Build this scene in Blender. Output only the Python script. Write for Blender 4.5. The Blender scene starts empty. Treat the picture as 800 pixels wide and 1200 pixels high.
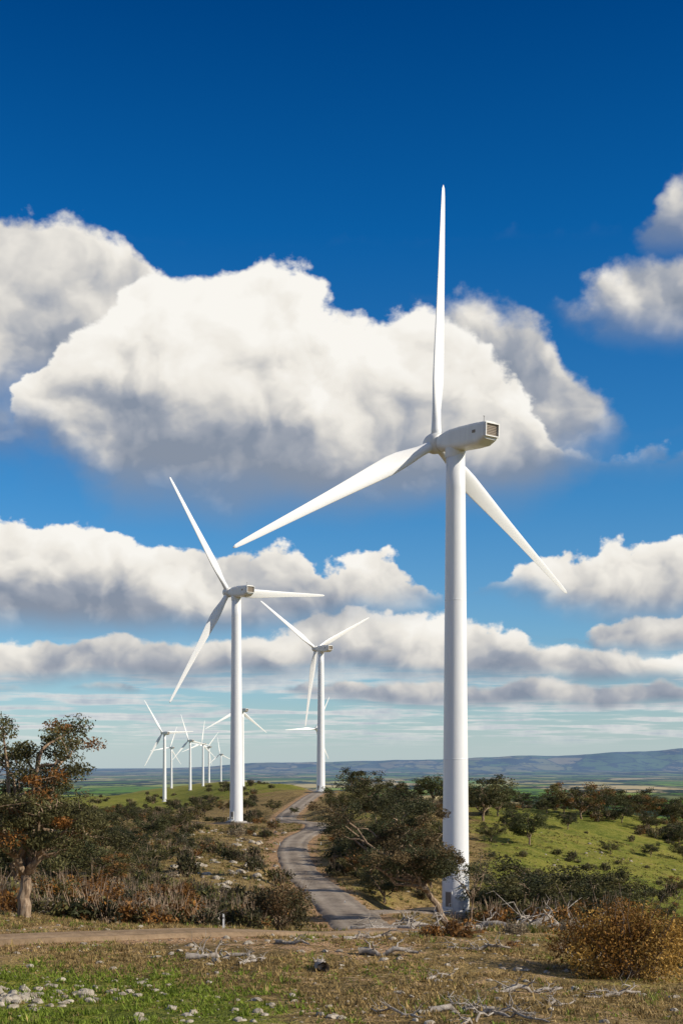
import bpy, math, random
import numpy as np
from mathutils import Vector, Matrix
sc=bpy.context.scene
sc.view_settings.view_transform='Standard'
sc.view_settings.look='None'
sc.view_settings.exposure=0
F=1600.0; HZ=897.0
rng=np.random.default_rng(7)

# ------------------------------------------------------------------ numpy noise
class VN:
    def __init__(s,seed):
        s.t=np.random.default_rng(seed).random((256,256))
    def n(s,x,y):
        xi=np.floor(x).astype(int); yi=np.floor(y).astype(int)
        fx=x-xi; fy=y-yi; fx=fx*fx*(3-2*fx); fy=fy*fy*(3-2*fy)
        a=s.t[xi&255,yi&255]; b=s.t[(xi+1)&255,yi&255]; c=s.t[xi&255,(yi+1)&255]; d=s.t[(xi+1)&255,(yi+1)&255]
        return (a*(1-fx)+b*fx)*(1-fy)+(c*(1-fx)+d*fx)*fy
    def f(s,x,y,o=4):
        r=0;a=1;t=0
        for i in range(o):
            r=r+a*s.n(x*2**i+13.7*i,y*2**i+5.1*i); t+=a; a*=.5
        return r/t-.5
vn=VN(3); vn2=VN(11)
def sstep(a,b,x):
    t=np.clip((x-a)/(b-a),0,1); return t*t*(3-2*t)

# ------------------------------------------------------------------ terrain profiles
def Y(d,y): return (d,-(y-HZ)/F*d)
base0=[(0.5,-1.7),(8,-2.6),(20,-4.6)]
cols={
-200:base0+[Y(38,1200),Y(50,1148),Y(65,1100),(80,-9.0),(150,-14),(250,-19),(400,-20),(700,-25),(1300,-38),(2000,-60),(3500,-105),(6000,-130)],
0:base0+[Y(38,1198),Y(50,1148),Y(65,1098),(80,-8.7),(150,-13.6),(250,-18),(400,-18),(700,-24),(1300,-38),(2000,-50),(3500,-100),(6000,-130)],
130:base0+[Y(38,1199),Y(50,1148),Y(65,1098),Y(78,1086),(100,-11.6),(160,-15.5),(250,-17.4),(350,-18.5),(600,-24),(900,-32),(1300,-36.5),(1800,-42),(2500,-55),(4000,-105),(6000,-130)],
200:base0+[Y(38,1200),Y(50,1149),Y(65,1097),Y(78,1086),(110,-12.9),(180,-15.8),(260,-16.2),(330,-15.8),(400,-16.4),(600,-23),(900,-29),(1300,-35.5),(1800,-40),(2500,-38),(4000,-95),(6000,-130)],
277:base0+[Y(38,1200),Y(50,1150),Y(65,1096),Y(80,1088),(110,-13.2),(180,-16.4),(260,-17.0),(330,-16.3),(398,-17),(500,-18),(640,-19),(900,-18.5),(1300,-18.7),(1800,-21),(2500,-27),(4000,-85),(6000,-130)],
345:base0+[Y(38,1201),Y(50,1150),Y(65,1096),Y(90,1093),(133,-15.6),(180,-17.6),(240,-19.4),(330,-17.2),(400,-16.2),(500,-15),(640,-13.2),(800,-14),(1200,-16.5),(2000,-28),(4000,-95),(6000,-130)],
410:base0+[Y(38,1201),Y(50,1150),Y(65,1098),Y(90,1094),(133,-16),(180,-18.6),(240,-19.2),(330,-15.8),(400,-14),(500,-13),(640,-11.6),(900,-18.5),(1300,-40),(2500,-85),(4000,-118),(6000,-130)],
480:base0+[Y(38,1201),Y(50,1150),Y(65,1098),Y(90,1092),(133,-15.8),(190,-20.2),(240,-19),(330,-14.5),(400,-12),(450,-11.5),(640,-20),(900,-50),(2000,-105),(4000,-125),(6000,-130)],
535:base0+[Y(38,1201),Y(50,1150),Y(65,1100),Y(100,1086),(140,-16.8),(194,-21.6),(240,-22),(300,-18.8),(400,-14),(450,-13),(600,-22),(900,-55),(2000,-110),(4000,-126),(6000,-130)],
620:base0+[Y(38,1201),Y(50,1150),Y(65,1110),Y(100,1088),(150,-17),(220,-23.5),(300,-21.6),(400,-15.2),(450,-13.5),(600,-22),(900,-58),(2000,-110),(4000,-126),(6000,-130)],
700:base0+[Y(38,1201),Y(50,1153),Y(65,1122),Y(100,1098),(150,-17.8),(220,-25.2),(300,-25.2),(400,-18.6),(470,-14.4),(600,-22),(900,-58),(2000,-110),(4000,-126),(6000,-130)],
800:base0+[Y(38,1202),Y(50,1158),Y(65,1128),Y(100,1104),(150,-18.6),(220,-27.5),(300,-29.5),(400,-24.5),(480,-19.5),(600,-26),(1000,-66),(2000,-112),(4000,-126),(6000,-130)],
1000:base0+[Y(38,1204),Y(50,1165),Y(65,1135),Y(100,1108),(150,-20),(220,-30),(300,-34),(400,-32),(480,-29),(600,-36),(1000,-74),(2000,-112),(4000,-126),(6000,-130)],
}
cp=sorted(cols)
LD=np.linspace(math.log(.5),math.log(6000),500)
T=[]
for c in cp:
    a=np.array(cols[c]); z=np.interp(LD,np.log(a[:,0]),a[:,1])
    k=np.exp(-np.linspace(-2,2,17)**2); k/=k.sum()
    zp=np.pad(z,8,mode='edge'); T.append(np.convolve(zp,k,'valid'))
T=np.array(T)
PX=np.linspace(-200,1000,241)
TT=np.empty((241,500))
for j in range(500): TT[:,j]=np.interp(PX,cp,T[:,j])
k=np.exp(-np.linspace(-2,2,15)**2); k/=k.sum()
for j in range(500): TT[:,j]=np.convolve(np.pad(TT[:,j],7,mode='edge'),k,'valid')
hx=[-1200,-200,0,150,280,400,480,550,650,750,800,1000,2000]
hy=[894,900,902,902,896,892,891,888,885,880,876,876,880]
def polar(x,y):
    az=np.arctan2(x,y); r=np.hypot(x,y)
    return az,r
def base_h(x,y):
    az,r=polar(x,y)
    dd=r*np.maximum(np.cos(az),.9)
    px=400+F*np.tan(np.clip(az,-.36,.36))
    u=np.clip((px+200)/1200*240,0,239.999); v=np.clip((np.log(np.maximum(dd,.5))-LD[0])/(LD[-1]-LD[0])*499,0,498.999)
    i=u.astype(int); j=v.astype(int); fu=u-i; fv=v-j
    z=(TT[i,j]*(1-fu)+TT[i+1,j]*fu)*(1-fv)+(TT[i,j+1]*(1-fu)+TT[i+1,j+1]*fu)*fv
    pxh=400+F*np.clip(az,-1.0,1.0)
    yt=np.interp(pxh,hx,hy)+5*vn.f(pxh/60,pxh*0+3.3,4)
    H=(HZ-yt)/F*30000+130
    z=z+H*np.exp(-((np.log(np.maximum(dd,1))-math.log(30000))/.12)**2)
    H2=np.clip(.2*H+80*vn.f(pxh/45+9,pxh*0+1.3,4),0,400)
    z=z+H2*.45*np.exp(-((np.log(np.maximum(dd,1))-math.log(20000))/.08)**2)
    return z
def rough(x,y):
    r=np.hypot(x,y)
    a=.5*sstep(20,60,r)
    z=a*vn.f(x/5,y/5,4)+ .42*a*vn2.f(x/1.3,y/1.3,4)
    z=z+3.2*sstep(90,220,r)*vn2.f(x/24,y/24,4)
    z=z+14*sstep(700,2500,r)*(1-sstep(5000,9000,r))*vn.f(x/260,y/260,4)
    z=z+18*sstep(7000,12000,r)*vn2.f(x/1500,y/1500,3)
    return z
def PD(px,d):  # bearing expressed as offset, distance
    return ((px-400)/F*d,d)
def spline(pts,n=14):
    P=[np.array(p) for p in pts]; P=[2*P[0]-P[1]]+P+[2*P[-1]-P[-2]]
    out=[]
    for i in range(1,len(P)-2):
        for t in np.linspace(0,1,n,endpoint=False):
            a,b,c,d=P[i-1],P[i],P[i+1],P[i+2]
            out.append(.5*((2*b)+(-a+c)*t+(2*a-5*b+4*c-d)*t*t+(-a+3*b-3*c+d)*t**3))
    out.append(P[-2]); return np.array(out)
roads=[]
def road(name,pts,w,mat):
    c=spline([PD(*p) for p in pts])
    z=base_h(c[:,0],c[:,1])
    z=np.convolve(np.pad(z,4,mode='edge'),np.ones(9)/9,'valid')
    roads.append(dict(name=name,c=c,z=z,w=w,mat=mat))
road('gravel_road',[(458,104),(443,118),(427,134),(406,165),(374,208),(350,250),(343,290),(350,322),(368,346),(370,370),(346,392),(335,418),(346,480),(362,570),(372,640),(374,720),(366,900)],6.8,'gravel')
road('dirt_track',[(-250,58),(-60,62),(80,65),(200,68),(300,72),(380,82),(430,96),(452,106)],3.0,'track')
road('turbine_access_road',[(406,158),(440,172),(490,184),(535,190)],5.5,'gravel')
road('turbine_access_road',[(350,384),(316,394),(277,396)],5.5,'gravel')
def road_dist(x,y,R):
    best=np.full(x.shape,1e9); bz=np.zeros(x.shape)
    for i in range(len(R['c'])-1):
        a=R['c'][i]; b=R['c'][i+1]; ab=b-a; L=ab@ab
        t=np.clip(((x-a[0])*ab[0]+(y-a[1])*ab[1])/L,0,1)
        dd=np.hypot(x-a[0]-t*ab[0],y-a[1]-t*ab[1])
        m=dd<best; best=np.where(m,dd,best); bz=np.where(m,R['z'][i]*(1-t)+R['z'][i+1]*t,bz)
    return best,bz
T1=PD(533.5,194); T2=PD(277,398); T3=PD(376,640)
pads=[(T1,8.5),(T2,7),(T3,8)]
padz=[float(base_h(np.array([p[0][0]]),np.array([p[0][1]]))[0]) for p in pads]
def height(x,y,info=False):
    x=np.asarray(x,float); y=np.asarray(y,float)
    z=base_h(x,y)+rough(x,y)
    md=np.full(x.shape,1e9)
    near=(np.hypot(x,y)<1000)&(y>0)
    if near.any():
        xn=x[near]; yn=y[near]; zn=z[near]; mn=md[near]
        for R in roads:
            d,bz=road_dist(xn,yn,R)
            w=1-sstep(R['w']*.5+.8,R['w']*.5+6,d)
            zn=zn*(1-w)+bz*w
            mn=np.minimum(mn,d-R['w']*.5)
        for (p,r),pz in zip(pads,padz):
            d=np.hypot(xn-p[0],yn-p[1]); w=1-sstep(r,r+7,d); zn=zn*(1-w)+pz*w; mn=np.minimum(mn,d-r)
        z[near]=zn; md[near]=mn
    return (z,md) if info else z
def hz(x,y): return float(height(np.array([x]),np.array([y]))[0])

# ------------------------------------------------------------------ mesh helper
def mk(name,V,faces,mat,col=None,smooth=False,mats=None,mi=None,parent=None):
    me=bpy.data.meshes.new(name)
    V=np.asarray(V,np.float32); me.vertices.add(len(V)); me.vertices.foreach_set('co',V.ravel())
    loops=np.concatenate([f.ravel() for f in faces]).astype(np.int32)
    tot=np.concatenate([np.full(len(f),f.shape[1],np.int32) for f in faces])
    st=np.concatenate([[0],np.cumsum(tot)[:-1]]).astype(np.int32)
    me.loops.add(len(loops)); me.loops.foreach_set('vertex_index',loops)
    me.polygons.add(len(tot)); me.polygons.foreach_set('loop_start',st); me.polygons.foreach_set('loop_total',tot)
    if mi is not None: me.polygons.foreach_set('material_index',np.asarray(mi,np.int32))
    me.polygons.foreach_set('use_smooth',np.full(len(tot),bool(smooth)))
    me.update(calc_edges=True); me.validate()
    if col is not None:
        a=me.color_attributes.new('Col','FLOAT_COLOR','POINT')
        c=np.ones((len(V),4),np.float32); c[:,:3]=col; a.data.foreach_set('color',c.ravel())
    for m in (mats or [mat]): me.materials.append(m)
    ob=bpy.data.objects.new(name,me); sc.collection.objects.link(ob)
    if parent: ob.parent=parent
    return ob

# ------------------------------------------------------------------ node DSL
class S:
    def __init__(s,nt,o): s.nt=nt; s.o=o
    def _m(s,op,*a,clamp=False):
        n=s.nt.nodes.new('ShaderNodeMath'); n.operation=op; n.use_clamp=clamp
        for i,v in enumerate((s,)+a):
            if isinstance(v,S): s.nt.links.new(v.o,n.inputs[i])
            else: n.inputs[i].default_value=v
        return S(s.nt,n.outputs[0])
    def __add__(s,b): return s._m('ADD',b)
    __radd__=__add__
    def __sub__(s,b): return s._m('SUBTRACT',b)
    def __rsub__(s,b): return (s*-1)+b
    def __mul__(s,b): return s._m('MULTIPLY',b)
    __rmul__=__mul__
    def __truediv__(s,b): return s._m('DIVIDE',b)
    def clamp(s): return s._m('ADD',0.0,clamp=True)
    def ss(s,a,b,lo=0.,hi=1.,kind='SMOOTHSTEP'):
        n=s.nt.nodes.new('ShaderNodeMapRange'); n.interpolation_type=kind
        s.nt.links.new(s.o,n.inputs[0])
        for i,v in zip((1,2,3,4),(a,b,lo,hi)):
            if isinstance(v,S): s.nt.links.new(v.o,n.inputs[i])
            else: n.inputs[i].default_value=v
        return S(s.nt,n.outputs[0])
def noise(nt,vec,scale,detail=5,rough_=.5,color=False,dist=0):
    n=nt.nodes.new('ShaderNodeTexNoise'); n.inputs['Scale'].default_value=scale; n.inputs['Detail'].default_value=detail
    n.inputs['Roughness'].default_value=rough_; n.inputs['Distortion'].default_value=dist
    if vec is not None: nt.links.new(vec,n.inputs['Vector'])
    return n.outputs['Color'] if color else S(nt,n.outputs[0])
def comb(nt,a,b,c):
    n=nt.nodes.new('ShaderNodeCombineXYZ')
    for i,v in enumerate((a,b,c)):
        if isinstance(v,S): nt.links.new(v.o,n.inputs[i])
        else: n.inputs[i].default_value=v
    return n.outputs[0]
def sep(nt,v):
    n=nt.nodes.new('ShaderNodeSeparateXYZ'); nt.links.new(v,n.inputs[0]); return [S(nt,o) for o in n.outputs]
def vm(nt,op,a,b=None,scale=None):
    n=nt.nodes.new('ShaderNodeVectorMath'); n.operation=op
    for i,v in enumerate((a,b)):
        if v is None: continue
        if isinstance(v,(tuple,list)): n.inputs[i].default_value=v
        else: nt.links.new(v,n.inputs[i])
    if scale is not None: n.inputs['Scale'].default_value=scale
    return n.outputs['Value'] if op in('LENGTH','DOT_PRODUCT') else n.outputs[0]
def mix(nt,f,a,b,mode='MIX'):
    n=nt.nodes.new('ShaderNodeMix'); n.data_type='RGBA'; n.blend_type=mode; n.clamp_factor=True
    for idx,v in ((0,f),(6,a),(7,b)):
        if isinstance(v,S): nt.links.new(v.o,n.inputs[idx])
        elif isinstance(v,bpy.types.NodeSocket): nt.links.new(v,n.inputs[idx])
        elif isinstance(v,(tuple,list)): n.inputs[idx].default_value=tuple(v)+(1,) if len(v)==3 else v
        else: n.inputs[idx].default_value=v
    return n.outputs[2]
def ramp(nt,f,stops,interp='LINEAR'):
    n=nt.nodes.new('ShaderNodeValToRGB'); nt.links.new(f.o,n.inputs[0]); n.color_ramp.interpolation=interp; e=n.color_ramp.elements
    while len(e)<len(stops): e.new(.5)
    for q,(p,c) in zip(e,stops): q.position=p; q.color=tuple(c)+(1,)
    return n.outputs[0]
def newmat(name):
    m=bpy.data.materials.new(name); m.use_nodes=True; nt=m.node_tree
    return m,nt,nt.nodes['Principled BSDF']

# ------------------------------------------------------------------ world: sky with clouds
SUN_AZ=math.radians(108); SUN_EL=math.radians(29)
w=bpy.data.worlds.new('World'); sc.world=w; w.use_nodes=True; nt=w.node_tree
bg=nt.nodes['Background']; bg.inputs[1].default_value=.1
sky=nt.nodes.new('ShaderNodeTexSky'); sky.sky_type='NISHITA'; sky.sun_disc=False
sky.sun_elevation=SUN_EL; sky.sun_rotation=SUN_AZ; sky.altitude=400; sky.air_density=1; sky.dust_density=.4; sky.ozone_density=2.5
tc=nt.nodes.new('ShaderNodeTexCoord'); D=tc.outputs['Generated']
dx,dy,dz=sep(nt,D)
az=dx._m('ARCTAN2',dy); el=dz._m('ARCSINE')
tint=ramp(nt,el.ss(0,.6,kind='LINEAR'),[(0,(.85,.95,1.12)),(.12,(.62,.90,1.12)),(.35,(.22,.76,1.14)),(.62,(.03,.56,1.06)),(.85,(0,.36,.80)),(1,(0,.28,.66))])
skyc=mix(nt,1.0,sky.outputs[0],tint,'MULTIPLY')
Dn=noise(nt,vm(nt,'MULTIPLY',D,(1,1,1.4)),15,5,.5,color=True); wr,wg,wb=sep(nt,Dn)
Dn2=noise(nt,vm(nt,'MULTIPLY',D,(1,1,1.2)),52,4,.55,color=True); w2r,w2g,w2b=sep(nt,Dn2)
se=el.ss(.01,.17,.30,1.0)
azw=az+((wr-.5)*.075+(w2r-.5)*.020)*se
elw=el+((wg-.5)*.060+(w2g-.5)*.026)*se
elb=el+(wg-.5)*.030*se
Dw=vm(nt,'SCALE',Dn,scale=.05)
form=noise(nt,vm(nt,'ADD',D,Dw),13,4,.48)
form2=noise(nt,vm(nt,'ADD',vm(nt,'ADD',D,(.008,-.002,.013)),Dw),13,4,.48)
relief=(form-form2)*2.2
RA=.375
pos=azw.ss(-RA,RA,kind='LINEAR')
def E_(x,y):
    A=math.atan((x-400)/F); return math.atan((HZ-y)/F*math.cos(A))
def P_(x): return (math.atan((x-400)/F)+RA)/(2*RA)
def layer(prev,pts,soft=.020,op=1.0,gain=1.0,lift=0.0,edge=.0035,cold=0.0,nz=.9,pw=1.0):
    stops=[(P_(x),(E_(x,t),E_(x,b),0)) for x,t,b in pts]
    r=ramp(nt,pos,stops); T_,B_,_=sep(nt,r)
    t=T_-elw; b=elb-B_
    cov=t.ss(-edge*.3,edge)*b.ss(-soft*.35,soft)
    if op<1: cov=cov*(form.ss(.30,.62)*op)
    s=(b/((T_-B_)+.012)).clamp()
    lit=s*gain+(form-.5)*nz+relief+lift
    col=ramp(nt,lit.ss(0,1,kind='LINEAR'),[(0,(.25-cold*.08,.295-cold*.06,.375)),(.22,(.37,.40,.46)),(.48,(.66,.645,.62)),(.72,(.88,.845,.78)),(1,(.98,.955,.90))])
    col=vm(nt,'SCALE',col,scale=9.7)
    return mix(nt,cov,prev,col)
proj=vm(nt,'DIVIDE',D,comb(nt,dz._m('MAXIMUM',0.0)+.02,dz._m('MAXIMUM',0.0)+.02,1.0))
st=noise(nt,proj,.55,5,.62)
band=el.ss(.010,.026)*((el.ss(.05,.10)*-1)+1)
c=mix(nt,(el.ss(-.01,.05)*-1+1)*.45,skyc,(5.0,6.7,7.9))
c=mix(nt,st.ss(.45,.58)*band*.9,c,vm(nt,'SCALE',ramp(nt,((st-.5)*-3.2+(w2g-.5)*1.8+.85).clamp(),[(0,(.42,.49,.58)),(1,(.82,.82,.80))]),scale=9.4))
c=layer(c,[(-220,700,695),(-60,812,806),(-20,800,808),(20,796,808),(70,806,804),(110,800,810),(160,800,812),(190,812,806),(330,812,808),(360,800,820),(430,802,824),(500,798,830),(560,802,828),(620,794,828),(700,798,832),(790,796,824),(900,805,820),(1010,806,804)],soft=.008,gain=.8,lift=.05,edge=.004)
c=layer(c,[(-228,755,800),(0,748,802),(60,752,802),(140,740,800),(220,752,802),(300,744,798),(350,722,794),(420,704,792),(480,704,794),(530,718,798),(590,736,798),(625,758,800),(670,754,802),(740,760,800),(800,764,800),(1000,770,800)],soft=.014,gain=1.2,lift=.0)
c=layer(c,[(600,748,742),(675,745,752),(700,730,764),(740,720,766),(800,722,766),(900,728,764),(1000,740,760)],soft=.012,gain=.95,lift=-.02)
c=layer(c,[(-228,640,738),(-100,618,738),(0,612,744),(40,600,744),(90,598,746),(130,602,748),(165,628,748),(210,636,746),(260,646,746),(330,642,744),(370,664,740),(395,656,732),(430,650,722),(460,662,720),(500,680,714),(540,708,700),(565,694,690),(600,676,702),(650,650,724),(700,634,730),(750,642,732),(800,640,732),(900,655,727),(1000,650,724)],soft=.024,gain=1.15,lift=-.03,nz=.8)
c=layer(c,[(640,360,350),(672,345,372),(700,322,392),(740,302,400),(780,294,404),(840,290,400),(900,305,385),(960,350,345)],soft=.030,gain=.9,lift=-.14,edge=.014)
c=layer(c,[(745,270,258),(765,232,286),(790,212,292),(830,208,292),(880,225,275),(910,262,255)],soft=.03,gain=.85,lift=-.1,edge=.014)
c=layer(c,[(-228,470,550),(-40,458,555),(50,458,560),(110,480,566),(180,520,572),(225,570,566)],soft=.05,op=.95,gain=.2,lift=-.12,edge=.03,cold=1)
c=layer(c,[(440,420,400),(480,392,530),(510,368,562),(545,350,584),(585,344,590),(620,354,586),(648,386,576),(672,426,552),(695,456,528),(720,474,514),(740,504,494)],soft=.050,gain=.85,lift=-.18,edge=.016,nz=.8)
c=layer(c,[(-228,400,395),(-150,280,450),(-60,246,484),(20,240,488),(60,252,480),(95,256,470),(125,280,456),(160,304,454),(190,322,444),(220,372,400),(240,420,400)],soft=.045,gain=.95,lift=-.04,edge=.008,nz=.7)
c=layer(c,[(20,500,480),(58,424,526),(98,378,572),(138,348,596),(185,316,602),(230,320,606),(280,306,610),(322,296,610),(350,306,610),(375,332,610),(410,352,608),(450,364,606),(490,374,602),(530,392,594),(575,426,582),(618,468,566),(655,530,548)],soft=.040,gain=1.6,lift=-.27,edge=.006,nz=.62)
other=az._m('ABSOLUTE').ss(.38,.5)*el.ss(.03,.12)
og=noise(nt,vm(nt,'MULTIPLY',D,(1,1,2.2)),3.2,5,.55)
c=mix(nt,og.ss(.53,.60)*other,c,vm(nt,'SCALE',ramp(nt,(form+.1).clamp(),[(.3,(.5,.52,.56)),(.7,(.92,.9,.86))]),scale=9))
nt.links.new(c,bg.inputs[0])

sd=bpy.data.lights.new('sun','SUN'); sd.energy=5.0; sd.angle=math.radians(.5); sd.color=(1,.90,.74)
so=bpy.data.objects.new('sun',sd); sc.collection.objects.link(so)
sv=Vector((math.sin(SUN_AZ)*math.cos(SUN_EL),math.cos(SUN_AZ)*math.cos(SUN_EL),math.sin(SUN_EL)))
so.rotation_euler=sv.to_track_quat('Z','Y').to_euler(); so.location=(60,-60,80)

# ------------------------------------------------------------------ materials
def bump(nt,b,h,dist,strength=1):
    n=nt.nodes.new('ShaderNodeBump'); n.inputs['Distance'].default_value=dist; n.inputs['Strength'].default_value=strength
    nt.links.new(h.o,n.inputs['Height']); nt.links.new(n.outputs[0],b.inputs['Normal'])
gm,nt,b=newmat('ground'); geo=nt.nodes.new('ShaderNodeNewGeometry'); P=geo.outputs['Position']
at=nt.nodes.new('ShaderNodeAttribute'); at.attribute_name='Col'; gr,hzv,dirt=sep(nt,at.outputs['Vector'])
n1=noise(nt,P,.9,4,.65); n2=noise(nt,P,.12,4,.6); n3=noise(nt,P,5,3,.7); n4=noise(nt,P,.03,3,.6)
dry=ramp(nt,(n1*.6+n2*.4),[(.30,(.065,.045,.022)),(.42,(.17,.12,.05)),(.54,(.33,.235,.095)),(.72,(.27,.165,.075))])
grs=ramp(nt,(n1*.4+n2*.35+n4*.25),[(.34,(.06,.075,.016)),(.44,(.135,.16,.026)),(.55,(.25,.24,.045)),(.72,(.25,.175,.07))])
c=mix(nt,(gr+(n2-.5)*1.3+(n1-.5)*.8).ss(.36,.66),dry,grs)
drt=ramp(nt,n3*.5+n1*.5,[(.3,(.22,.13,.07)),(.5,(.42,.26,.14)),(.75,(.54,.39,.25))])
c=mix(nt,(dirt+(n1-.5)*1.5+(n3-.5)*.7).ss(.36,.62),c,drt)
peb=n3.ss(.58,.68)*n1.ss(.42,.6)
c=mix(nt,peb*((hzv.ss(0,.03)*-1)+1)*.7,c,(.50,.42,.32))
vo=nt.nodes.new('ShaderNodeTexVoronoi'); vo.inputs['Scale'].default_value=1/600; vo.inputs['Randomness'].default_value=.85
pv=vm(nt,'MULTIPLY',P,(1,.36,0)); nt.links.new(pv,vo.inputs['Vector'])
vr,vg,vb=sep(nt,vo.outputs['Color'])
ve=nt.nodes.new('ShaderNodeTexVoronoi'); ve.feature='DISTANCE_TO_EDGE'; ve.inputs['Scale'].default_value=1/600; ve.inputs['Randomness'].default_value=.85
nt.links.new(pv,ve.inputs['Vector']); edge=S(nt,ve.outputs['Distance'])
fld=ramp(nt,vr,[(.0,(.08,.17,.03)),(.3,(.17,.30,.05)),(.52,(.36,.37,.10)),(.75,(.58,.46,.24)),(1,(.10,.15,.06))])
nf=noise(nt,vm(nt,'MULTIPLY',P,(1,.4,0)),1/600,5,.72)
fld=mix(nt,nf.ss(.51,.55),fld,(.025,.045,.03))
fld=mix(nt,edge.ss(.02,.06,1,0)*n4.ss(.4,.5),fld,(.02,.035,.02))
c=mix(nt,hzv.ss(.10,.2),c,fld)
c=mix(nt,hzv.ss(.30,1.0,0,.92,kind='LINEAR'),c,(.155,.245,.385))  # aerial haze painted into base colour: far ground turns blue with distance
nt.links.new(c,b.inputs['Base Color']); b.inputs['Roughness'].default_value=.95; b.inputs['Specular IOR Level'].default_value=.05
bump(nt,b,(n3*.5+n1)*((hzv.ss(0,.1)*-1)+1),.5,1.0)

def gravel(name,stops,sc1=2.0):
    m,nt,b=newmat(name); geo=nt.nodes.new('ShaderNodeNewGeometry'); P=geo.outputs['Position']
    a=nt.nodes.new('ShaderNodeAttribute'); a.attribute_name='Col'; t,_,_=sep(nt,a.outputs['Vector'])
    n=noise(nt,P,sc1,4,.7); nn=noise(nt,P,.25,3,.6)
    c=ramp(nt,n*.45+nn*.35+t*.20,stops)
    nt.links.new(c,b.inputs['Base Color']); b.inputs['Roughness'].default_value=.95; b.inputs['Specular IOR Level'].default_value=.1
    bump(nt,b,n,.06,.8); return m
MG=gravel('road_gravel',[(.3,(.14,.115,.09)),(.46,(.25,.205,.16)),(.64,(.39,.33,.26))])
MT=gravel('track_dirt',[(.3,(.17,.12,.07)),(.5,(.30,.21,.13)),(.7,(.40,.29,.185))])
MP=gravel('pad_gravel',[(.3,(.06,.052,.043)),(.5,(.10,.088,.072)),(.7,(.17,.15,.125))])
def foliage(name,tr=.25):
    m,nt,b=newmat(name); a=nt.nodes.new('ShaderNodeAttribute'); a.attribute_name='Col'
    geo=nt.nodes.new('ShaderNodeNewGeometry'); n=noise(nt,geo.outputs['Position'],1.1,1,.6)
    c=mix(nt,1.0,a.outputs['Color'],ramp(nt,n,[(.3,(.6,.6,.6)),(.7,(1.0,1.0,1.0))]),'MULTIPLY')
    nt.links.new(c,b.inputs['Base Color']); b.inputs['Roughness'].default_value=.6; b.inputs['Specular IOR Level'].default_value=.2
    t=nt.nodes.new('ShaderNodeBsdfTranslucent'); nt.links.new(c,t.inputs[0])
    ms=nt.nodes.new('ShaderNodeMixShader'); ms.inputs[0].default_value=tr
    nt.links.new(b.outputs[0],ms.inputs[1]); nt.links.new(t.outputs[0],ms.inputs[2])
    nt.links.new(ms.outputs[0],nt.nodes['Material Output'].inputs[0]); return m
ML=foliage('leaves',.25); MGR=foliage('grass',.3)
def woodmat(name,a_,b_,c_):
    m,nt,b=newmat(name); tcn=nt.nodes.new('ShaderNodeTexCoord')
    n=noise(nt,vm(nt,'MULTIPLY',tcn.outputs['Object'],(3,3,.8)),1.5,3,.65)
    nt.links.new(ramp(nt,n,[(.3,a_),(.5,b_),(.7,c_)]),b.inputs['Base Color']); b.inputs['Roughness'].default_value=.85
    bump(nt,b,n,.05); return m
MB=woodmat('bark',(.09,.055,.034),(.24,.165,.105),(.43,.33,.235))
MD=woodmat('dead_wood',(.13,.11,.09),(.31,.27,.23),(.46,.42,.37))
MR=woodmat('stone',(.20,.16,.12),(.36,.31,.24),(.50,.45,.37))
def paint(name,col,rg=.35,var=.06):
    m,nt,b=newmat(name); tcn=nt.nodes.new('ShaderNodeTexCoord')
    n=noise(nt,vm(nt,'MULTIPLY',tcn.outputs['Object'],(1,1,.15)),.9,4,.6)
    lo=tuple(x*(1-var) for x in col); nt.links.new(mix(nt,n.ss(.35,.65),lo,col),b.inputs['Base Color'])
    b.inputs['Roughness'].default_value=rg; return m
MW=paint('white_paint',(.80,.81,.82)); MWB=paint('blade_gelcoat',(.82,.83,.84),.3,.03)
MN=paint('nacelle_paint',(.75,.745,.72),.4,.08); MV=paint('vent_grille',(.26,.21,.16),.6,.2); MDk=paint('dark_steel',(.12,.12,.12),.5,.1); MC=paint('concrete',(.38,.36,.33),.9,.2)

# ------------------------------------------------------------------ ground sheet
azs=np.concatenate([np.radians(np.arange(-18.5,18.5,.095)),np.radians(np.linspace(18.5,341.5,150,endpoint=False))])
rs=np.concatenate([np.geomspace(.5,30,24,endpoint=False),np.geomspace(30,1500,400,endpoint=False),np.geomspace(1500,60000,170)])
AZ,RR=np.meshgrid(azs,rs,indexing='ij'); X=RR*np.sin(AZ); Yv=RR*np.cos(AZ)
Z,MDs=height(X.ravel(),Yv.ravel(),True)
V=np.stack([X.ravel(),Yv.ravel(),Z],1); na,nr=len(azs),len(rs)
ii,jj=np.meshgrid(np.arange(na),np.arange(nr-1),indexing='ij'); i2=(ii+1)%na
fc=np.stack([ii*nr+jj,i2*nr+jj,i2*nr+jj+1,ii*nr+jj+1],-1).reshape(-1,4)[:,::-1]
V=np.vstack([V,[[0,0,-1.7]]]); ce=len(V)-1
fan=np.stack([np.full(na,ce),((np.arange(na)+1)%na)*nr,np.arange(na)*nr],1)[:,::-1]
xr,yr=V[:,0],V[:,1]; r=np.hypot(xr,yr); px=400+F*np.tan(np.clip(np.arctan2(xr,yr),-.5,.5))
gn=vn.f(xr/14,yr/14,4); gn2=vn2.f(xr/60,yr/60,3)
green=.16+gn*.7
green=green+.72*(1-sstep(46,58,r+ (px-100)*.02))*(1-sstep(240,400,px))
green=green+.72*sstep(545,590,px)*sstep(205,250,r)*(1-sstep(500,560,r))
green=green+.25*sstep(520,620,px)*sstep(60,90,r)*(1-sstep(200,240,r))
green=green+.66*sstep(650,1000,r)*(1-sstep(320,420,px))
green=green+.30*sstep(300,360,r)*(1-sstep(545,600,px))*sstep(380,420,px)
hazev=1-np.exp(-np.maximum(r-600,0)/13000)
MDs=np.append(MDs,50)
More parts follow.
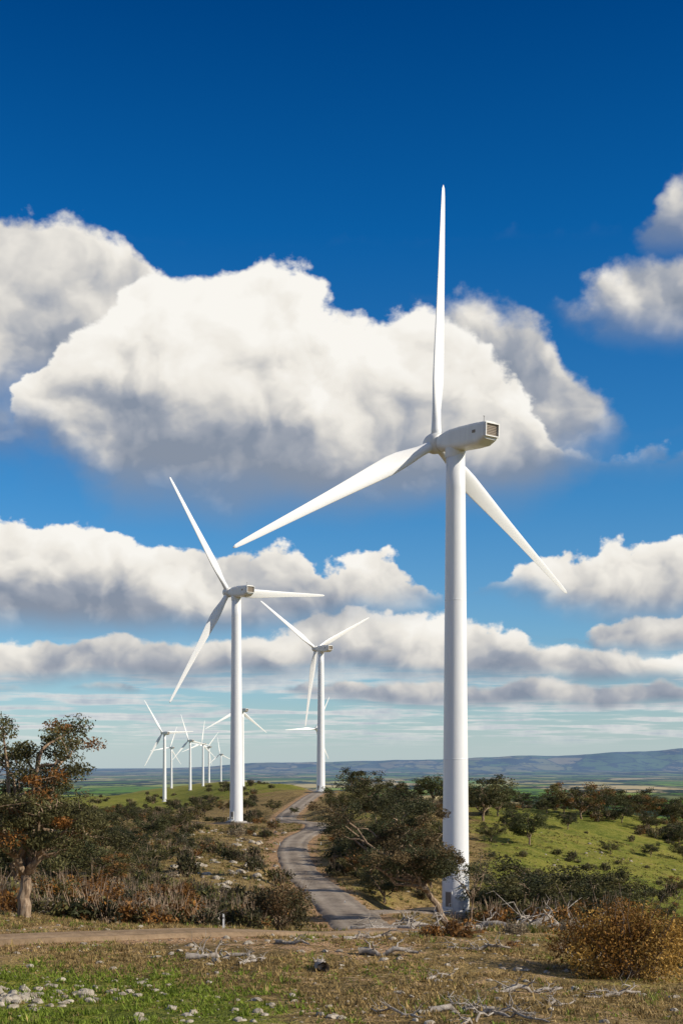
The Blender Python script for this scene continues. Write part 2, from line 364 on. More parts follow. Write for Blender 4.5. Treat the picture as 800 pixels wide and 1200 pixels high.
dirtv=.15+.50*(1-sstep(0,3.5,MDs))+.18*gn2
dirtv=dirtv+.26*sstep(54,62,r)*(1-sstep(85,110,r))*(1-sstep(420,560,px))+.17*(1-sstep(100,140,r))*sstep(200,420,px)
dirtv=dirtv+.5*np.exp(-((px-322)/16)**2-((r-330)/55)**2)+.25*np.exp(-((px-325)/30)**2-((r-200)/80)**2)
dirtv=dirtv-.14*sstep(560,600,px)*sstep(210,250,r)
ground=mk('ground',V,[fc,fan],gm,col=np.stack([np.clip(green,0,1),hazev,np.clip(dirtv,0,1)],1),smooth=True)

# ------------------------------------------------------------------ roads
for R in roads:
    c=R['c']; 
    seg=np.concatenate([[0],np.cumsum(np.hypot(*np.diff(c,axis=0).T))]); n=int(seg[-1]/1.5)+2
    s=np.linspace(0,seg[-1],n); cx=np.interp(s,seg,c[:,0]); cy=np.interp(s,seg,c[:,1]); cz=np.interp(s,seg,R['z'])
    tx=np.gradient(cx); ty=np.gradient(cy); L=np.hypot(tx,ty); nx,ny=ty/L,-tx/L
    m=13; U=np.linspace(-1,1,m); W=R['w']/2
    ed=.5*(vn.f(s[:,None]/3+0*U,U[None,:]*0+np.where(U>0,7.,2.)[None,:],3))*(np.abs(U)>.95)
    off=U[None,:]*W*(1+ed*.6)
    zz=cz[:,None]+.16+.10*(1-U**2)-.05*np.exp(-((np.abs(U)-.45)/.13)**2)
    zz=np.where(np.abs(U)[None,:]>.95,cz[:,None]-.12,zz)
    Vr=np.stack([cx[:,None]+nx[:,None]*off,cy[:,None]+ny[:,None]*off,zz],-1).reshape(-1,3)
    a,bq=np.meshgrid(np.arange(n-1),np.arange(m-1),indexing='ij'); q=np.stack([a*m+bq,a*m+bq+1,(a+1)*m+bq+1,(a+1)*m+bq],-1).reshape(-1,4)
    tr=np.repeat((.2+.8*np.exp(-((np.abs(U)-.45)/.16)**2))[None,:],n,0)
    tr=np.clip(tr+1.2*vn2.f(s[:,None]/9+0*U,0*s[:,None]+U[None,:]*2+4,3),0,1).reshape(-1)
    mk(R['name'],Vr,[q],MG if R['mat']=='gravel' else MT,col=np.stack([tr,tr,tr],1),smooth=True)
for (p,rad),pz in zip(pads,padz):
    A=np.linspace(0,2*np.pi,48,endpoint=False); Vs=[[p[0],p[1],pz+.30]]; 
    for k,rr in enumerate([.35,.7,.95,1.05]):
        w_=rad*rr*(1+.12*vn.f(np.cos(A)*2+p[0],np.sin(A)*2,3)*(k>1))
        for a_,q_ in zip(A,w_): Vs.append([p[0]+math.cos(a_)*q_,p[1]+math.sin(a_)*q_,pz+(.26 if k<3 else -.2)])
    f3=np.array([[0,1+i,1+(i+1)%48] for i in range(48)]); f4=np.array([[1+k*48+i,1+(k+1)*48+i,1+(k+1)*48+(i+1)%48,1+k*48+(i+1)%48] for k in range(3) for i in range(48)])
    mk('turbine_hardstand',Vs,[f3,f4],MP,col=np.full((len(Vs),3),.5),smooth=True)

# ------------------------------------------------------------------ wind turbines
def loft(rings,cap0=True,cap1=True):
    n=len(rings[0]); V=np.concatenate(rings); fs=[]
    for k in range(len(rings)-1):
        for i in range(n): fs.append((k*n+i,k*n+(i+1)%n,(k+1)*n+(i+1)%n,(k+1)*n+i))
    out=[np.array(fs)]
    if cap0: out.append(np.arange(n)[::-1][None,:])
    if cap1: out.append((np.arange(n)+(len(rings)-1)*n)[None,:])
    return V,out
def circ(r,z,n=40):
    a=np.linspace(0,2*np.pi,n,endpoint=False); return np.stack([r*np.cos(a),r*np.sin(a),np.full(n,z)],1)
HUB=68.0; BL=37.2; YAW=math.radians(-38); TILT=math.radians(5); CONE=math.radians(3.5)
def add_mesh(name,V,fs,mat,smooth=True):
    o=mk(name,V,fs,mat,smooth=smooth); me=o.data; bpy.data.objects.remove(o); return me
def merge(parts):
    V=[];fs=[];o=0
    for v,f in parts:
        V.append(v); fs+= [g+o for g in f]; o+=len(v)
    return np.concatenate(V),fs
def box(c,s):
    c=np.array(c);s=np.array(s)/2
    v=np.array([[x,y,z] for x in(-1,1) for y in(-1,1) for z in(-1,1)])*s+c
    return v,[np.array([[0,1,3,2],[4,6,7,5],[0,4,5,1],[2,3,7,6],[0,2,6,4],[1,5,7,3]])]
top=HUB-2.2
def tr_(z): return 1.95+(1.34-1.95)*z/top
rings=[circ(tr_(0),-1.0)]
for z in np.linspace(0,top,13): rings.append(circ(tr_(z),z))
parts=[loft(rings)]
for z in (.18,22.0,44.5): 
    rr=tr_(z); parts.append(loft([circ(rr+.001,z-.07),circ(rr+.012,z-.06),circ(rr+.012,z+.06),circ(rr+.001,z+.07)],False,False))
TOW=add_mesh('tower',*merge(parts),MW)
FND=add_mesh('foundation',*merge([loft([circ(3.1,-.8),circ(3.1,.42),circ(2.95,.5)])]),MC,False)
dp=[box((0,-1.93,2.2),(1.15,.14,2.4)),box((0,-1.98,1.0-.05),(1.3,.5,.1)),box((0,-2.6,.75),(1.4,1.0,.08)),box((0,-3.1,.5),(1.4,.3,.08))]
for sx in(-.68,.68): dp+=[box((sx,-3.0,1.2),(.05,.05,1.0)),box((sx,-2.2,1.2),(.05,.05,1.0)),box((sx,-2.6,1.7),(.05,.9,.05))]
DOOR=add_mesh('door',*merge(dp),MN,False)
DOOR2=add_mesh('door_leaf',*box((0,-2.03,2.2),(.85,.06,2.05)),MV,False)
def rr_(wd,h,y,zc,e=5,n=32,cut=0):
    a=np.linspace(0,2*np.pi,n,endpoint=False); ca,sa=np.cos(a),np.sin(a)
    x=np.sign(ca)*np.abs(ca)**(2/e)*wd/2; z=np.sign(sa)*np.abs(sa)**(2/e)*h/2
    z=np.where(z<0,z*(1-cut),z)
    return np.stack([x,np.full(n,y),z+zc],1)
nr_=[rr_(1.9,1.9,3.2,0,2.1),rr_(2.3,2.4,2.7,.0,2.4),rr_(2.8,2.8,1.3,0,3.2),rr_(3.0,3.1,0,.0,4),rr_(3.1,3.25,-4.0,.02,4.5),rr_(3.05,3.2,-5.8,.04,4.5,cut=.02),rr_(2.95,3.1,-6.6,.08,4.5,cut=.22),rr_(2.85,3.0,-7.1,.10,4.5,cut=.36)]
nparts=[loft(nr_)]
yb=[circ(1.42,-2.5),circ(1.46,-1.5),circ(1.46,-1.2)]
nparts.append(loft(yb))
nparts+= [box((0,-2.6,1.64),(1.1,3.4,.10)),
  box((-1.22,-7.24,.42),(.14,.5,1.9)),box((1.22,-7.24,.42),(.14,.5,1.9)),box((0,-7.24,1.30),(2.3,.5,.14)),box((0,-7.24,-.46),(2.3,.5,.14))]
NAC=add_mesh('nacelle',*merge(nparts),MN,False)
vp=[box((0,-7.14,.42),(2.3,.10,1.62))]+[box((0,-7.23,-.25+i*.22),(2.28,.06,.06)) for i in range(7)]+[box((-1.56,-5.3,.3),(.05,.6,.4))]
VENT=add_mesh('vent_grille',*merge(vp),MV,False)
mp=[box((-.5,-6.2,1.95),(.05,.05,.9)),box((-.5,-6.2,2.4),(.25,.08,.08))]
MAST=add_mesh('wind_sensor_mast',*merge(mp),MDk,False)
def cy(r_,y,n=32):
    a=np.linspace(0,2*np.pi,n,endpoint=False); return np.stack([r_*np.cos(a),np.full(n,y),r_*np.sin(a)],1)
HUBM=add_mesh('hub',*loft([cy(1.15,-1.15),cy(1.35,-1.0),cy(1.5,-.3),cy(1.5,.5),cy(1.3,1.2),cy(.95,1.8),cy(.5,2.15),cy(.1,2.25)]),MN)
rad=[.9,2.0,3.2,5.0,7.0,9.0,12,16,20,25,29,33,35.5,36.7,BL]
ch=[1.5,1.5,1.6,2.1,2.6,2.75,2.5,2.1,1.75,1.4,1.15,.9,.7,.5,.12]
thk=[1.5,1.45,1.35,1.15,.95,.8,.62,.48,.38,.27,.2,.15,.10,.07,.03]
tw=[20,20,20,18,15,12,9,6.5,4.5,3,2,1,.5,0,0]
rb=[]
for R_,C_,H_,W_ in zip(rad,ch,thk,tw):
    n=24; a=np.linspace(0,2*np.pi,n,endpoint=False); blend=min(1,max(0,(R_-2)/5))
    x=np.cos(a)*.5; shape=1-blend*(.5+x)**1.3*.75
    x=x*C_+blend*.07*C_; y=np.sin(a)*.5*H_*shape
    t=math.radians(W_+3); rb.append(np.stack([x*math.cos(t)-y*math.sin(t),x*math.sin(t)+y*math.cos(t),np.full(n,R_)],1))
BLD=add_mesh('blade',*loft(rb),MWB)
Zu=Vector((0,0,1))
def turbine(px,d,phase,basez=None):
    x,y=PD(px,d); z=hz(x,y)+.1 if basez is None else basez
    e=bpy.data.objects.new('wind_turbine',None); sc.collection.objects.link(e); e.location=(x,y,z)
    def ch_(nm,me,M=None):
        o=bpy.data.objects.new(nm,me); sc.collection.objects.link(o); o.parent=e
        if M is not None: o.matrix_local=M
        return o
    ch_('tower',TOW); ch_('foundation',FND)
    RZ=Matrix.Rotation(math.radians(-35),4,'Z'); ch_('door',DOOR,RZ); ch_('door_leaf',DOOR2,RZ)
    Ry=Matrix.Rotation(-YAW,4,'Z')
    N=Matrix.Translation((0,0,HUB-.75))@Ry@Matrix.Rotation(math.radians(2.5),4,'X')
    ch_('nacelle',NAC,N); ch_('vent_grille',VENT,N); ch_('wind_sensor_mast',MAST,N)
    nh=Vector((math.sin(YAW),math.cos(YAW),0)); R=Vector((math.cos(YAW),-math.sin(YAW),0))
    n=nh*math.cos(TILT)+Zu*math.sin(TILT); U=Zu*math.cos(TILT)-nh*math.sin(TILT)
    hc=Vector((0,0,HUB-.75))+n*4.2
    def M3(a,b_,c_,t): 
        m=Matrix((a,b_,c_)).transposed().to_4x4(); m.translation=t; return m
    ch_('hub',HUBM,M3(R,n,U,hc))
    for k in range(3):
        th=math.radians(phase+120*k); rh=U*math.cos(th)+R*math.sin(th); bz_=rh*math.cos(CONE)+n*math.sin(CONE)
        bx=R*math.cos(th)-U*math.sin(th); by=bz_.cross(bx)
        ch_('blade_%d'%(k+1),BLD,M3(bx,by,bz_,hc))
    return e
turbine(533.5,194,.9,basez=padz[0]+.1); turbine(277,398,-33,basez=padz[1]+.2); turbine(376,640,-57,basez=padz[2]+.2)
for q in [(373,1390,27),(284,1180,2),(193,1330,-33),(201,2250,20),(223,1850,-20),(238,2150,8),(245,2550,40),(259,2900,-10)]: turbine(*q)

# ------------------------------------------------------------------ vegetation generators
def tube(pts,rad,n=6):
    pts=np.array(pts,float); rings=[]
    for i,p in enumerate(pts):
        t=pts[min(i+1,len(pts)-1)]-pts[max(i-1,0)]; t/=np.linalg.norm(t)+1e-9
        a=np.cross(t,[.3,.9,.1]); a/=np.linalg.norm(a)+1e-9; b_=np.cross(t,a)
        A=np.linspace(0,2*np.pi,n,endpoint=False)
        rings.append(p+rad[i]*(np.cos(A)[:,None]*a+np.sin(A)[:,None]*b_))
    V,f=loft(rings,False,False); return V,f[0]
def leaves(g,c,r3,n,size,asp=.45):
    u=g.normal(size=(n,3)); u/=np.linalg.norm(u,axis=1)[:,None]; rad=g.random(n)**.45
    p=c+u*rad[:,None]*r3
    a=g.normal(size=(n,3)); a[:,2]-=.3; a/=np.linalg.norm(a,axis=1)[:,None]
    b_=np.cross(a,g.normal(size=(n,3))); b_/=np.linalg.norm(b_,axis=1)[:,None]
    s=size*(.6+.8*g.random(n))[:,None]
    a*=s*.5; b_*=s*asp*.5
    V=np.stack([p-a,p+b_,p+a,p-b_],1)
    return V.reshape(-1,3), rad, u[:,2]
class Plant:
    def __init__(s): s.V=[];s.C=[];s.f=[];s.m=[];s.o=0
    def add(s,V,f,col,mi):
        s.V.append(V); s.f.append(np.asarray(f)+s.o); s.C.append(np.broadcast_to(col,V.shape)); s.m.append(np.full(len(f),mi)); s.o+=len(V)
    def leafc(s,g,c,r3,n,size,col,var=.25,asp=.45):
        V,rad,uz=leaves(g,np.array(c),np.array(r3),n,size,asp)
        t=(1+var*(g.random(n)-.5)*2)*1.75
        C=np.repeat(np.array(col)[None,:]*t[:,None],4,0)
        s.add(V,np.arange(n*4).reshape(-1,4),C,1)
    def branch(s,pts,rad,n=6):
        V,f=tube(pts,rad,n); s.add(V,f,(.2,.2,.2),0)
    def arrays(s): return np.concatenate(s.V),np.concatenate(s.f),np.concatenate(s.C),np.concatenate(s.m)
    def build(s,name,bark=None):
        V,f,C,m=s.arrays(); return mk(name,V,[f],None,col=C,mats=[bark or MB,ML],mi=m)
def curve(p0,p1,g,k=5,wob=.1,sag=0):
    p0=np.array(p0,float);p1=np.array(p1,float); L=np.linalg.norm(p1-p0); out=[]
    o=g.normal(size=(k+1,3))*wob*L*.5
    for i in range(k+1):
        t=i/k; out.append(p0*(1-t)+p1*t+o[i]*math.sin(math.pi*t)+np.array([0,0,sag*L*math.sin(math.pi*t)]))
    return out
GUM=(.058,.062,.025); OLIVE=(.078,.070,.024); BROWN=(.14,.070,.022); DARK=(.038,.042,.018); RUST=(.16,.075,.018)
def gum(seed,H,R,lean=(0,0),fork=.34,nl=5,leaf=.24,dens=1.0,col=GUM,alt=None,twr=.028,clump=.125,flat=.62,wob=.09,altp=.3,low=0):
    g=np.random.default_rng(seed); P=Plant(); r0=H*twr
    fk=np.array([lean[0]*H*fork,lean[1]*H*fork,H*fork])
    tp=curve((0,0,-.4),fk,g,6,wob*.6); P.branch(tp,[r0*(1.4 if i==0 else 1.05-.06*i) for i in range(7)],8)
    for li in range(nl):
        a=2*math.pi*(li+g.random()*.6)/nl; rr=R*(.35+.5*g.random()) if li else R*.12
        lowl=li>=nl-low
        e=fk+np.array([math.cos(a)*rr+lean[0]*H*.5,math.sin(a)*rr+lean[1]*H*.5,H*((.42+.12*g.random()) if lowl else (.66+.22*g.random()))-fk[2] if li else H*.86-fk[2]])
        lp=curve(fk,e,g,6,wob*1.1,-.03); P.branch(lp,[r0*.62*(1-.11*i) for i in range(7)],6)
        for si in range(5):
            st=lp[2+si] if si<4 else lp[6]; a2=a+g.normal()*1.1; l=R*(.28+.3*g.random())
            e2=st+np.array([math.cos(a2)*l,math.sin(a2)*l,l*(.25+.6*g.random())])
            e2[2]=min(e2[2],H*.97)
            sp=curve(st,e2,g,4,.13); P.branch(sp,[r0*.26*(1-.18*i) for i in range(5)],4)
            for ci in range(3):
                cc=np.array(e2)+g.normal(size=3)*np.array([.10,.10,.05])*H*(ci>0)
                cr=H*clump*(.6+.6*g.random())
                cb=np.array(alt if (alt is not None and g.random()<altp) else col)*(.65+.8*g.random())
                nn=int(110*dens*(.5+.8*g.random()))
                P.leafc(g,cc,(cr,cr,cr*flat),nn,leaf,cb)
                if ci: P.branch([e2,(np.array(e2)+cc)/2+g.normal(size=3)*.1,cc],[r0*.09,r0*.06,r0*.03],3)
    return P
def shrub(seed,W,H,leaf=.2,n=900,col=OLIVE,alt=None,k=11,lo=.28):
    g=np.random.default_rng(seed); P=Plant()
    for i in range(k):
        a=g.random()*6.28; rr=W*.5*math.sqrt(g.random())*.8
        c=(math.cos(a)*rr,math.sin(a)*rr,H*(lo+(.73-lo)*g.random())*(1-.35*(rr/(W*.5))**2))
        cr=W*(.15+.12*g.random())*(11/k)**.3; cb=np.array(alt if (alt is not None and g.random()<.35) else col)*(.55+.85*g.random())
        P.leafc(g,c,(cr,cr,min(cr,H*.3)),n//k,leaf,cb,.35)
        P.branch(curve((0,0,-.2),c,g,3,.12),[.05*H/2,.035*H/2,.02*H/2,.01],4)
    for i in range(16):
        a=g.random()*6.28; e=(math.cos(a)*W*.5*g.random(),math.sin(a)*W*.5*g.random(),H*(.8+.35*g.random()))
        P.branch(curve((e[0]*.3,e[1]*.3,H*.1),e,g,3,.1),[.035,.025,.018,.008],3)
    return P
def put(ob,px,d,rz=0,s=1,dz=0):
    x,y=PD(px,d); ob.location=(x,y,hz(x,y)+dz); ob.rotation_euler=(0,0,rz); ob.scale=(s,s,s) if not isinstance(s,tuple) else s
    return ob
def inst(src,name):
    o=bpy.data.objects.new(name,src.data); sc.collection.objects.link(o); return o

put(gum(24,11.4,4.8,lean=(.06,0),fork=.22,nl=9,leaf=.19,dens=2.5,col=(.066,.062,.024),alt=(.15,.068,.018),twr=.037,clump=.088,flat=.6,wob=.09,altp=.17,low=3).build('gum_tree'),28,80)
put(gum(35,13.6,7.2,lean=(-.66,.0),fork=.30,nl=8,leaf=.25,dens=2.8,col=(.046,.048,.021),alt=(.085,.06,.028),twr=.032,clump=.10,wob=.07,low=3).build('gum_tree'),530,150)
put(gum(36,9.0,3.2,lean=(.12,.0),fork=.3,nl=5,leaf=.22,dens=.18,col=(.06,.06,.03),twr=.016,clump=.07).build('gum_tree'),550,153)
protos=[]
for sd_,H_,R_,dn,cl,al in [(51,10,5,1.0,GUM,None),(52,10,5.5,1.0,(.05,.050,.020),OLIVE),(53,10,4.6,1.1,(.062,.068,.024),None),(54,10,6,.9,OLIVE,BROWN),(55,10,5,.8,DARK,None)]:
    protos.append(gum(sd_,H_,R_,fork=.26,nl=6,leaf=.42,dens=dn*.75,col=cl,alt=al,clump=.13,flat=.7,low=1))
psrc={}
tl=[(429,420,12,1),(462,440,6.5,0),(484,432,6,3),(507,430,9.5,2),(566,385,12.5,1),(548,410,8.5,4),(583,400,9,0),(620,335,8.5,2),(612,440,6,4),(640,440,6,0),
 (680,430,11.5,3),(660,445,8.5,1),(700,445,9,4),(718,455,8,0),(737,460,9,1),(752,455,8,3),(768,462,9,4),(785,465,9,1),(803,468,9.5,0),(820,470,9,3),(728,430,6,4),(760,425,6,1),(795,410,7,4),
 (402,395,8,1),(400,285,7.5,4),(422,262,6.5,0),(440,345,9,1),(466,335,10,4),(480,262,10,1),(455,255,9,0),(500,250,8.5,3),(470,300,8,1),(438,235,7,4),(505,222,7,1),(488,212,6.5,4),(515,300,7,1),(470,215,7,4),(450,200,5.5,1),(425,225,5.5,3),
 (345,440,2.5,0),(300,430,4,4),(320,460,4,1),(290,520,5,0),(262,560,5,3),(240,520,6,1),(215,560,5,4),(196,600,5,0),(170,520,6,1),(150,480,7,4),(120,420,7,0),(98,380,9,1),(75,400,9,4),(50,420,9,0),(135,560,6,3),(20,400,10,1),(-10,420,10,4),
 (110,190,6,1),(70,170,6.5,0),(150,240,6,4),(125,270,7,1),(88,260,8,3),(180,300,6,0),(15,140,7,4),(60,240,8,1),(205,330,5.5,1),(165,200,5,1),(215,250,4.5,4),(135,165,4.5,3),
 (596,182,7.5,4),(620,176,7.0,1),(640,186,8.0,1),(664,180,6.5,4),(696,186,7.5,1),(718,192,7,4),(580,190,5,0),(792,300,4.5,3),(735,198,5,1),(665,385,5,4),(715,350,3.5,1),(600,370,4.5,4),(762,360,4,4),(800,365,5,1),(775,240,3.5,3),(575,330,4.5,1)]
for i,(x_,d_,h_,v_) in enumerate(tl):
    if v_ not in psrc: o=protos[v_].build('gum_tree'); psrc[v_]=o
    else: o=inst(psrc[v_],'gum_tree')
    s_=h_/10; low=d_<200 and x_>560
    put(o,x_,d_,i*2.4,(s_*1.25*(1.2 if low else 1),s_*1.25*(1.2 if low else 1),s_),-(.18 if low else .08)*h_)
put(shrub(71,6.6,3.8,.14,19000,(.17,.085,.02),(.24,.145,.035),44,.16).build('shrub'),735,55,0,1,-.25)
put(shrub(62,4.0,2.8,.15,6500,(.14,.075,.02),(.10,.08,.025),20,.16).build('shrub'),812,62)
put(shrub(63,7.0,4.6,.22,7000,(.05,.045,.02),(.10,.06,.026),24,.18).build('shrub'),330,112)
put(shrub(64,5,4.2,.22,4500,(.12,.06,.02),RUST,18).build('shrub'),208,112)
put(shrub(65,5,3.8,.22,4000,(.12,.06,.022),RUST,18).build('shrub'),105,102)
put(shrub(66,4.5,3.4,.22,3500,OLIVE,RUST,16).build('shrub'),70,97)
put(shrub(67,4.2,3.0,.22,3500,(.06,.055,.024),BROWN,16).build('shrub'),160,120)
sp=[]
for i,(cl,al,lf) in enumerate([(OLIVE,BROWN,.3),((.05,.048,.022),None,.3),(BROWN,RUST,.3),((.085,.075,.035),None,.3),(DARK,OLIVE,.32),((.16,.13,.085),None,.26)]):
    sp.append(shrub(80+i,2.6,1.6,lf,400,cl,al).arrays())
def scatter(name,pts):
    Vs=[];fs=[];Cs=[];ms=[];o=0
    xs=np.array([p[0] for p in pts]); ys=np.array([p[1] for p in pts]); zs=height(xs,ys)
    for (x_,y_,s_,v_),z_ in zip(pts,zs):
        V,f,C,m=sp[v_]; a=rng.random()*6.28; c_,n_=math.cos(a),math.sin(a)
        W=np.stack([V[:,0]*c_-V[:,1]*n_,V[:,0]*n_+V[:,1]*c_,V[:,2]],1)*s_*np.array([1,1,.8+.5*rng.random()])+[x_,y_,z_-.1]
        Vs.append(W);fs.append(f+o);Cs.append(C*(.7+.5*rng.random()));ms.append(m);o+=len(W)
    return mk(name,np.concatenate(Vs),[np.concatenate(fs)],None,col=np.concatenate(Cs),mats=[MB,ML],mi=np.concatenate(ms))
pts=[]
def region(n,p0,p1,d0,d1,smin,smax,vs,thr=0.0):
    k=0;t=0
    while k<n and t<n*30:
        t+=1
        px_=rng.uniform(p0,p1); d_=math.exp(rng.uniform(math.log(d0),math.log(d1))); x_,y_=PD(px_,d_)
        if vn2.f(np.array([x_/16]),np.array([y_/16]),3)[0]<thr-.04: continue
        z_,m_=height(np.array([x_]),np.array([y_]),True)
        if m_[0]<1.5: continue
        if 385<px_<470 and d_<150: continue
        if 330<px_<390 and 125<d_<380: continue
        pts.append((x_,y_,rng.uniform(smin,smax),int(rng.choice(vs)))); k+=1
region(180,-60,330,88,180,.5,1.6,[0,1,2,4,4,5,2],.03)
region(240,-60,335,180,400,.6,1.9,[0,1,1,4,2,5,4],.02)
region(100,-60,300,400,900,1.2,2.6,[0,1,4,1],.02)
region(120,385,540,200,430,.7,2.1,[0,1,4,3,2],.0)
region(60,560,740,130,230,.7,1.9,[1,4,2,0],.0)
region(45,560,820,240,480,.5,1.6,[1,4,3],.02)
region(110,400,830,400,500,.8,2.2,[1,4,0],.0)
region(50,100,330,800,2000,2,4,[1,4],.02)
region(36,440,830,60,120,.3,.8,[0,2,5,2],.0)
scatter('scrub',pts)

# ------------------------------------------------------------------ grass
def grass(name,n,p0,p1,d0,d1,fn,K=5,wsc=1.0,spread=.06):
    px_=rng.uniform(p0,p1,n); d_=np.sqrt(rng.uniform(d0*d0,d1*d1,n)); x_=(px_-400)/F*d_; y_=d_
    z_,m_=height(x_,y_,True); gg=vn.f(x_/3,y_/3,3)
    keep=(m_>.3)&(gg>-.08+.22*rng.random(n)*(px_>250)); x_,y_,z_,px_,d_=x_[keep],y_[keep],z_[keep],px_[keep],d_[keep]; n=len(x_)
    hgt,col=fn(px_,d_,n)
    a=rng.random((n,K))*6.28; ln=rng.random((n,K))*.8+.25; h=hgt[:,None]*(.5+rng.random((n,K)))
    bx=x_[:,None]+rng.normal(size=(n,K))*spread; by=y_[:,None]+rng.normal(size=(n,K))*spread; bz=np.repeat(z_[:,None],K,1)-.02
    wd=(.022+.02*rng.random((n,K)))*wsc; ca,sa=np.cos(a),np.sin(a)
    v0=np.stack([bx-sa*wd,by+ca*wd,bz],-1); v1=np.stack([bx+sa*wd,by-ca*wd,bz],-1); v2=np.stack([bx+ca*h*ln,by+sa*h*ln,bz+h],-1)
    V=np.stack([v0,v1,v2],2).reshape(-1,3); f=np.arange(len(V)).reshape(-1,3)
    C=np.repeat(col[:,None,:]*(.7+.6*rng.random((n,K,1))),3,1).reshape(-1,3)
    return mk(name,V,[f],MGR,col=C)
def gf(px_,d_,n):
    g_=np.clip((1-sstep(240,400,px_))*(1-sstep(46,58,d_+(px_-100)*.02))*1.3+.16+vn.f(px_/40,d_/3,3)*1.4,0,1)
    g_=(rng.random(n)<g_*.92)[:,None]
    col=np.where(g_,np.array([.22,.29,.035]),np.array([.48,.34,.14])*(.5+.7*rng.random((n,1))))
    return .05+.08*rng.random(n)+.14*(rng.random(n)<.07),col
grass('grass',60000,-60,860,36,92,gf)
def gf2(px_,d_,n):
    gg=(px_>560)&(d_>200)
    col=np.where(rng.random((n,1))<np.where(gg,.7,.3)[:,None],np.array([.17,.18,.04]),np.array([.38,.28,.11])*(.5+.7*rng.random((n,1))))
    return (.22+.3*rng.random(n))*np.where(gg,.8,1),col
grass('tussock_grass',26000,-50,850,92,380,gf2,K=6,wsc=3.0,spread=.2)

# ------------------------------------------------------------------ rocks
import bmesh
bm=bmesh.new(); bmesh.ops.create_icosphere(bm,subdivisions=2,radius=1); rv=np.array([v.co[:] for v in bm.verts]); rf=np.array([[v.index for v in f.verts] for f in bm.faces]); bm.free()
def rocks(name,lst):
    Vs=[];fs=[];o=0
    xs=np.array([p[0] for p in lst]);ys=np.array([p[1] for p in lst]);zs=height(xs,ys)
    for (x_,y_,s_),z_ in zip(lst,zs):
        q=rv*(1+.5*(vn.f(rv[:,0]*1.6+x_*3,rv[:,1]*1.6+rv[:,2]*1.3+y_*2,2))[:,None]*2)
        q=q*np.array([1,.5+.5*rng.random(),.3+.35*rng.random()])*s_; a=rng.random()*6.28
        q=np.stack([q[:,0]*math.cos(a)-q[:,1]*math.sin(a),q[:,0]*math.sin(a)+q[:,1]*math.cos(a),q[:,2]],1)+[x_,y_,z_+s_*.08]
        Vs.append(q);fs.append(rf+o);o+=len(q)
    return mk(name,np.concatenate(Vs),[np.concatenate(fs)],MR)
L=[]
for i in range(130):
    x_,y_=PD(rng.normal(30,60),rng.normal(45.0,1.7)); L.append((x_,y_,abs(rng.normal(.0,.14))+.03))
for i in range(2600):
    x_,y_=PD(rng.uniform(-40,850),rng.uniform(38,92))
    if vn.f(np.array([x_/4.]),np.array([y_/4.]),3)[0]>-.02+rng.normal()*.08: L.append((x_,y_,.03+.20*rng.random()**4))
for i in range(40):
    x_,y_=PD(rng.normal(700,50),rng.normal(330,30)); L.append((x_,y_,.2+.4*rng.random()**2))
for i in range(320):
    x_,y_=PD(rng.normal(235,65),rng.uniform(170,350)); L.append((x_,y_,.2+.7*rng.random()**2))
L=[l for l in L if height(np.array([l[0]]),np.array([l[1]]),True)[1][0]>.2]
rocks('rocks',L)

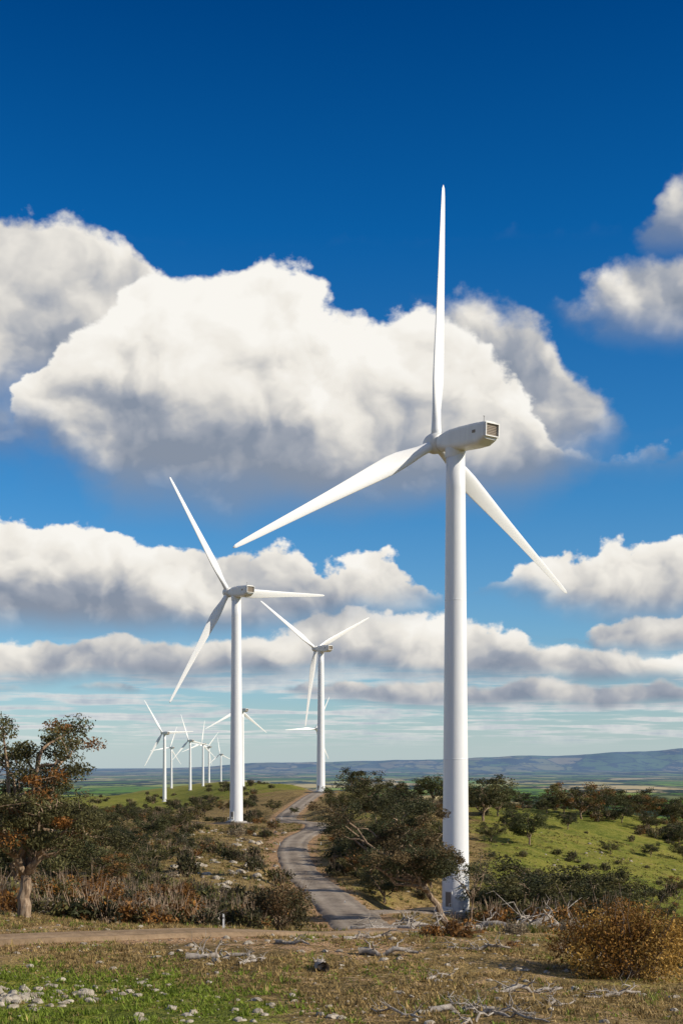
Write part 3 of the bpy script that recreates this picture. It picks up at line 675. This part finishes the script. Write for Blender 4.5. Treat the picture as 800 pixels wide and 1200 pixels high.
# ------------------------------------------------------------------ fallen logs and dead branches
def log(seed,L_,r_,nb=6):
    g=np.random.default_rng(seed); P=Plant()
    m=curve((-L_/2,0,r_*.7),(L_/2,g.normal()*.3,r_*1.0),g,7,.08); P.branch(m,[r_*(1.25-.11*i) for i in range(8)],8)
    for i in range(nb):
        s_=m[2+i%5]; a=g.random()*6.28; l=L_*(.18+.25*g.random()); e=s_+np.array([math.cos(a)*l,math.sin(a)*l*.7,abs(g.normal())*l*.4+.05])
        bq=curve(s_,e,g,4,.2); P.branch(bq,[r_*.42,r_*.34,r_*.25,r_*.16,r_*.05],5)
        for k_ in range(2):
            e3=bq[3]+g.normal(size=3)*l*.3; e3[2]=abs(e3[2]); P.branch(curve(bq[2],e3,g,3,.2),[r_*.2,r_*.14,r_*.08,r_*.02],4)
    return P
for i,(x_,d_,L_,r_,rz) in enumerate([(255,56,2.6,.13,.1),(300,54,1.6,.07,.6),(383,53,1.1,.22,1.3),(455,58,2.6,.13,-.2),(470,40,2.2,.05,2.2),(540,41,2.0,.10,.2),(590,40,1.8,.07,-.3),(620,47,2.6,.09,.3),(560,60,2.8,.10,.1),(430,66,2.6,.10,.5),(510,50,1.8,.06,1.1),(345,62,1.8,.08,-.4),
   (655,112,9,.28,.1),(625,108,8,.24,-.3),(480,118,8,.26,.25),(450,122,6,.22,-.2),(585,110,7,.22,.4),(690,108,7,.22,-.1),(510,114,7,.22,-.5),(545,108,6,.2,.15),(60,92,5,.2,.3),(20,90,5,.18,-.4),(95,96,5,.16,.2),(240,100,5,.16,.1),(130,104,6,.18,.5),(180,106,6,.18,-.3),(720,46,2.4,.08,.4),(690,64,3,.1,.1),(560,38.5,2.6,.05,1.0),(610,39,2.2,.05,-.9),(650,43,2.0,.05,.7)]):
    o=log(200+i,L_,r_,8); V,f,C,m=o.arrays(); ob=mk('fallen_log',V,[f],MD,smooth=True); put(ob,x_,d_,rz)
for x_,d_ in [(262,84),(404,178),(328,300),(376,300),(318,402),(330,408),(358,402)]:
    v,f=merge([box((0,0,.4),(.11,.05,.9)),box((0,0,.9),(.09,.04,.10))]); v2,f2=box((0,-.031,.72),(.07,.012,.12))
    e=bpy.data.objects.new('road_marker_post',None); sc.collection.objects.link(e)
    a_=mk('post',v,f,MW,parent=e); b_=mk('reflector',v2,f2,MDk,parent=e); put(e,x_,d_)

# ------------------------------------------------------------------ camera
cd=bpy.data.cameras.new('camera'); cam=bpy.data.objects.new('camera',cd); sc.collection.objects.link(cam); sc.camera=cam
cam.location=(0,0,0); cam.rotation_euler=(math.radians(90),0,0)
cd.sensor_fit='VERTICAL'; cd.sensor_height=36; cd.lens=48; cd.shift_y=(HZ-600)/1200; cd.clip_end=120000; cd.clip_start=.1
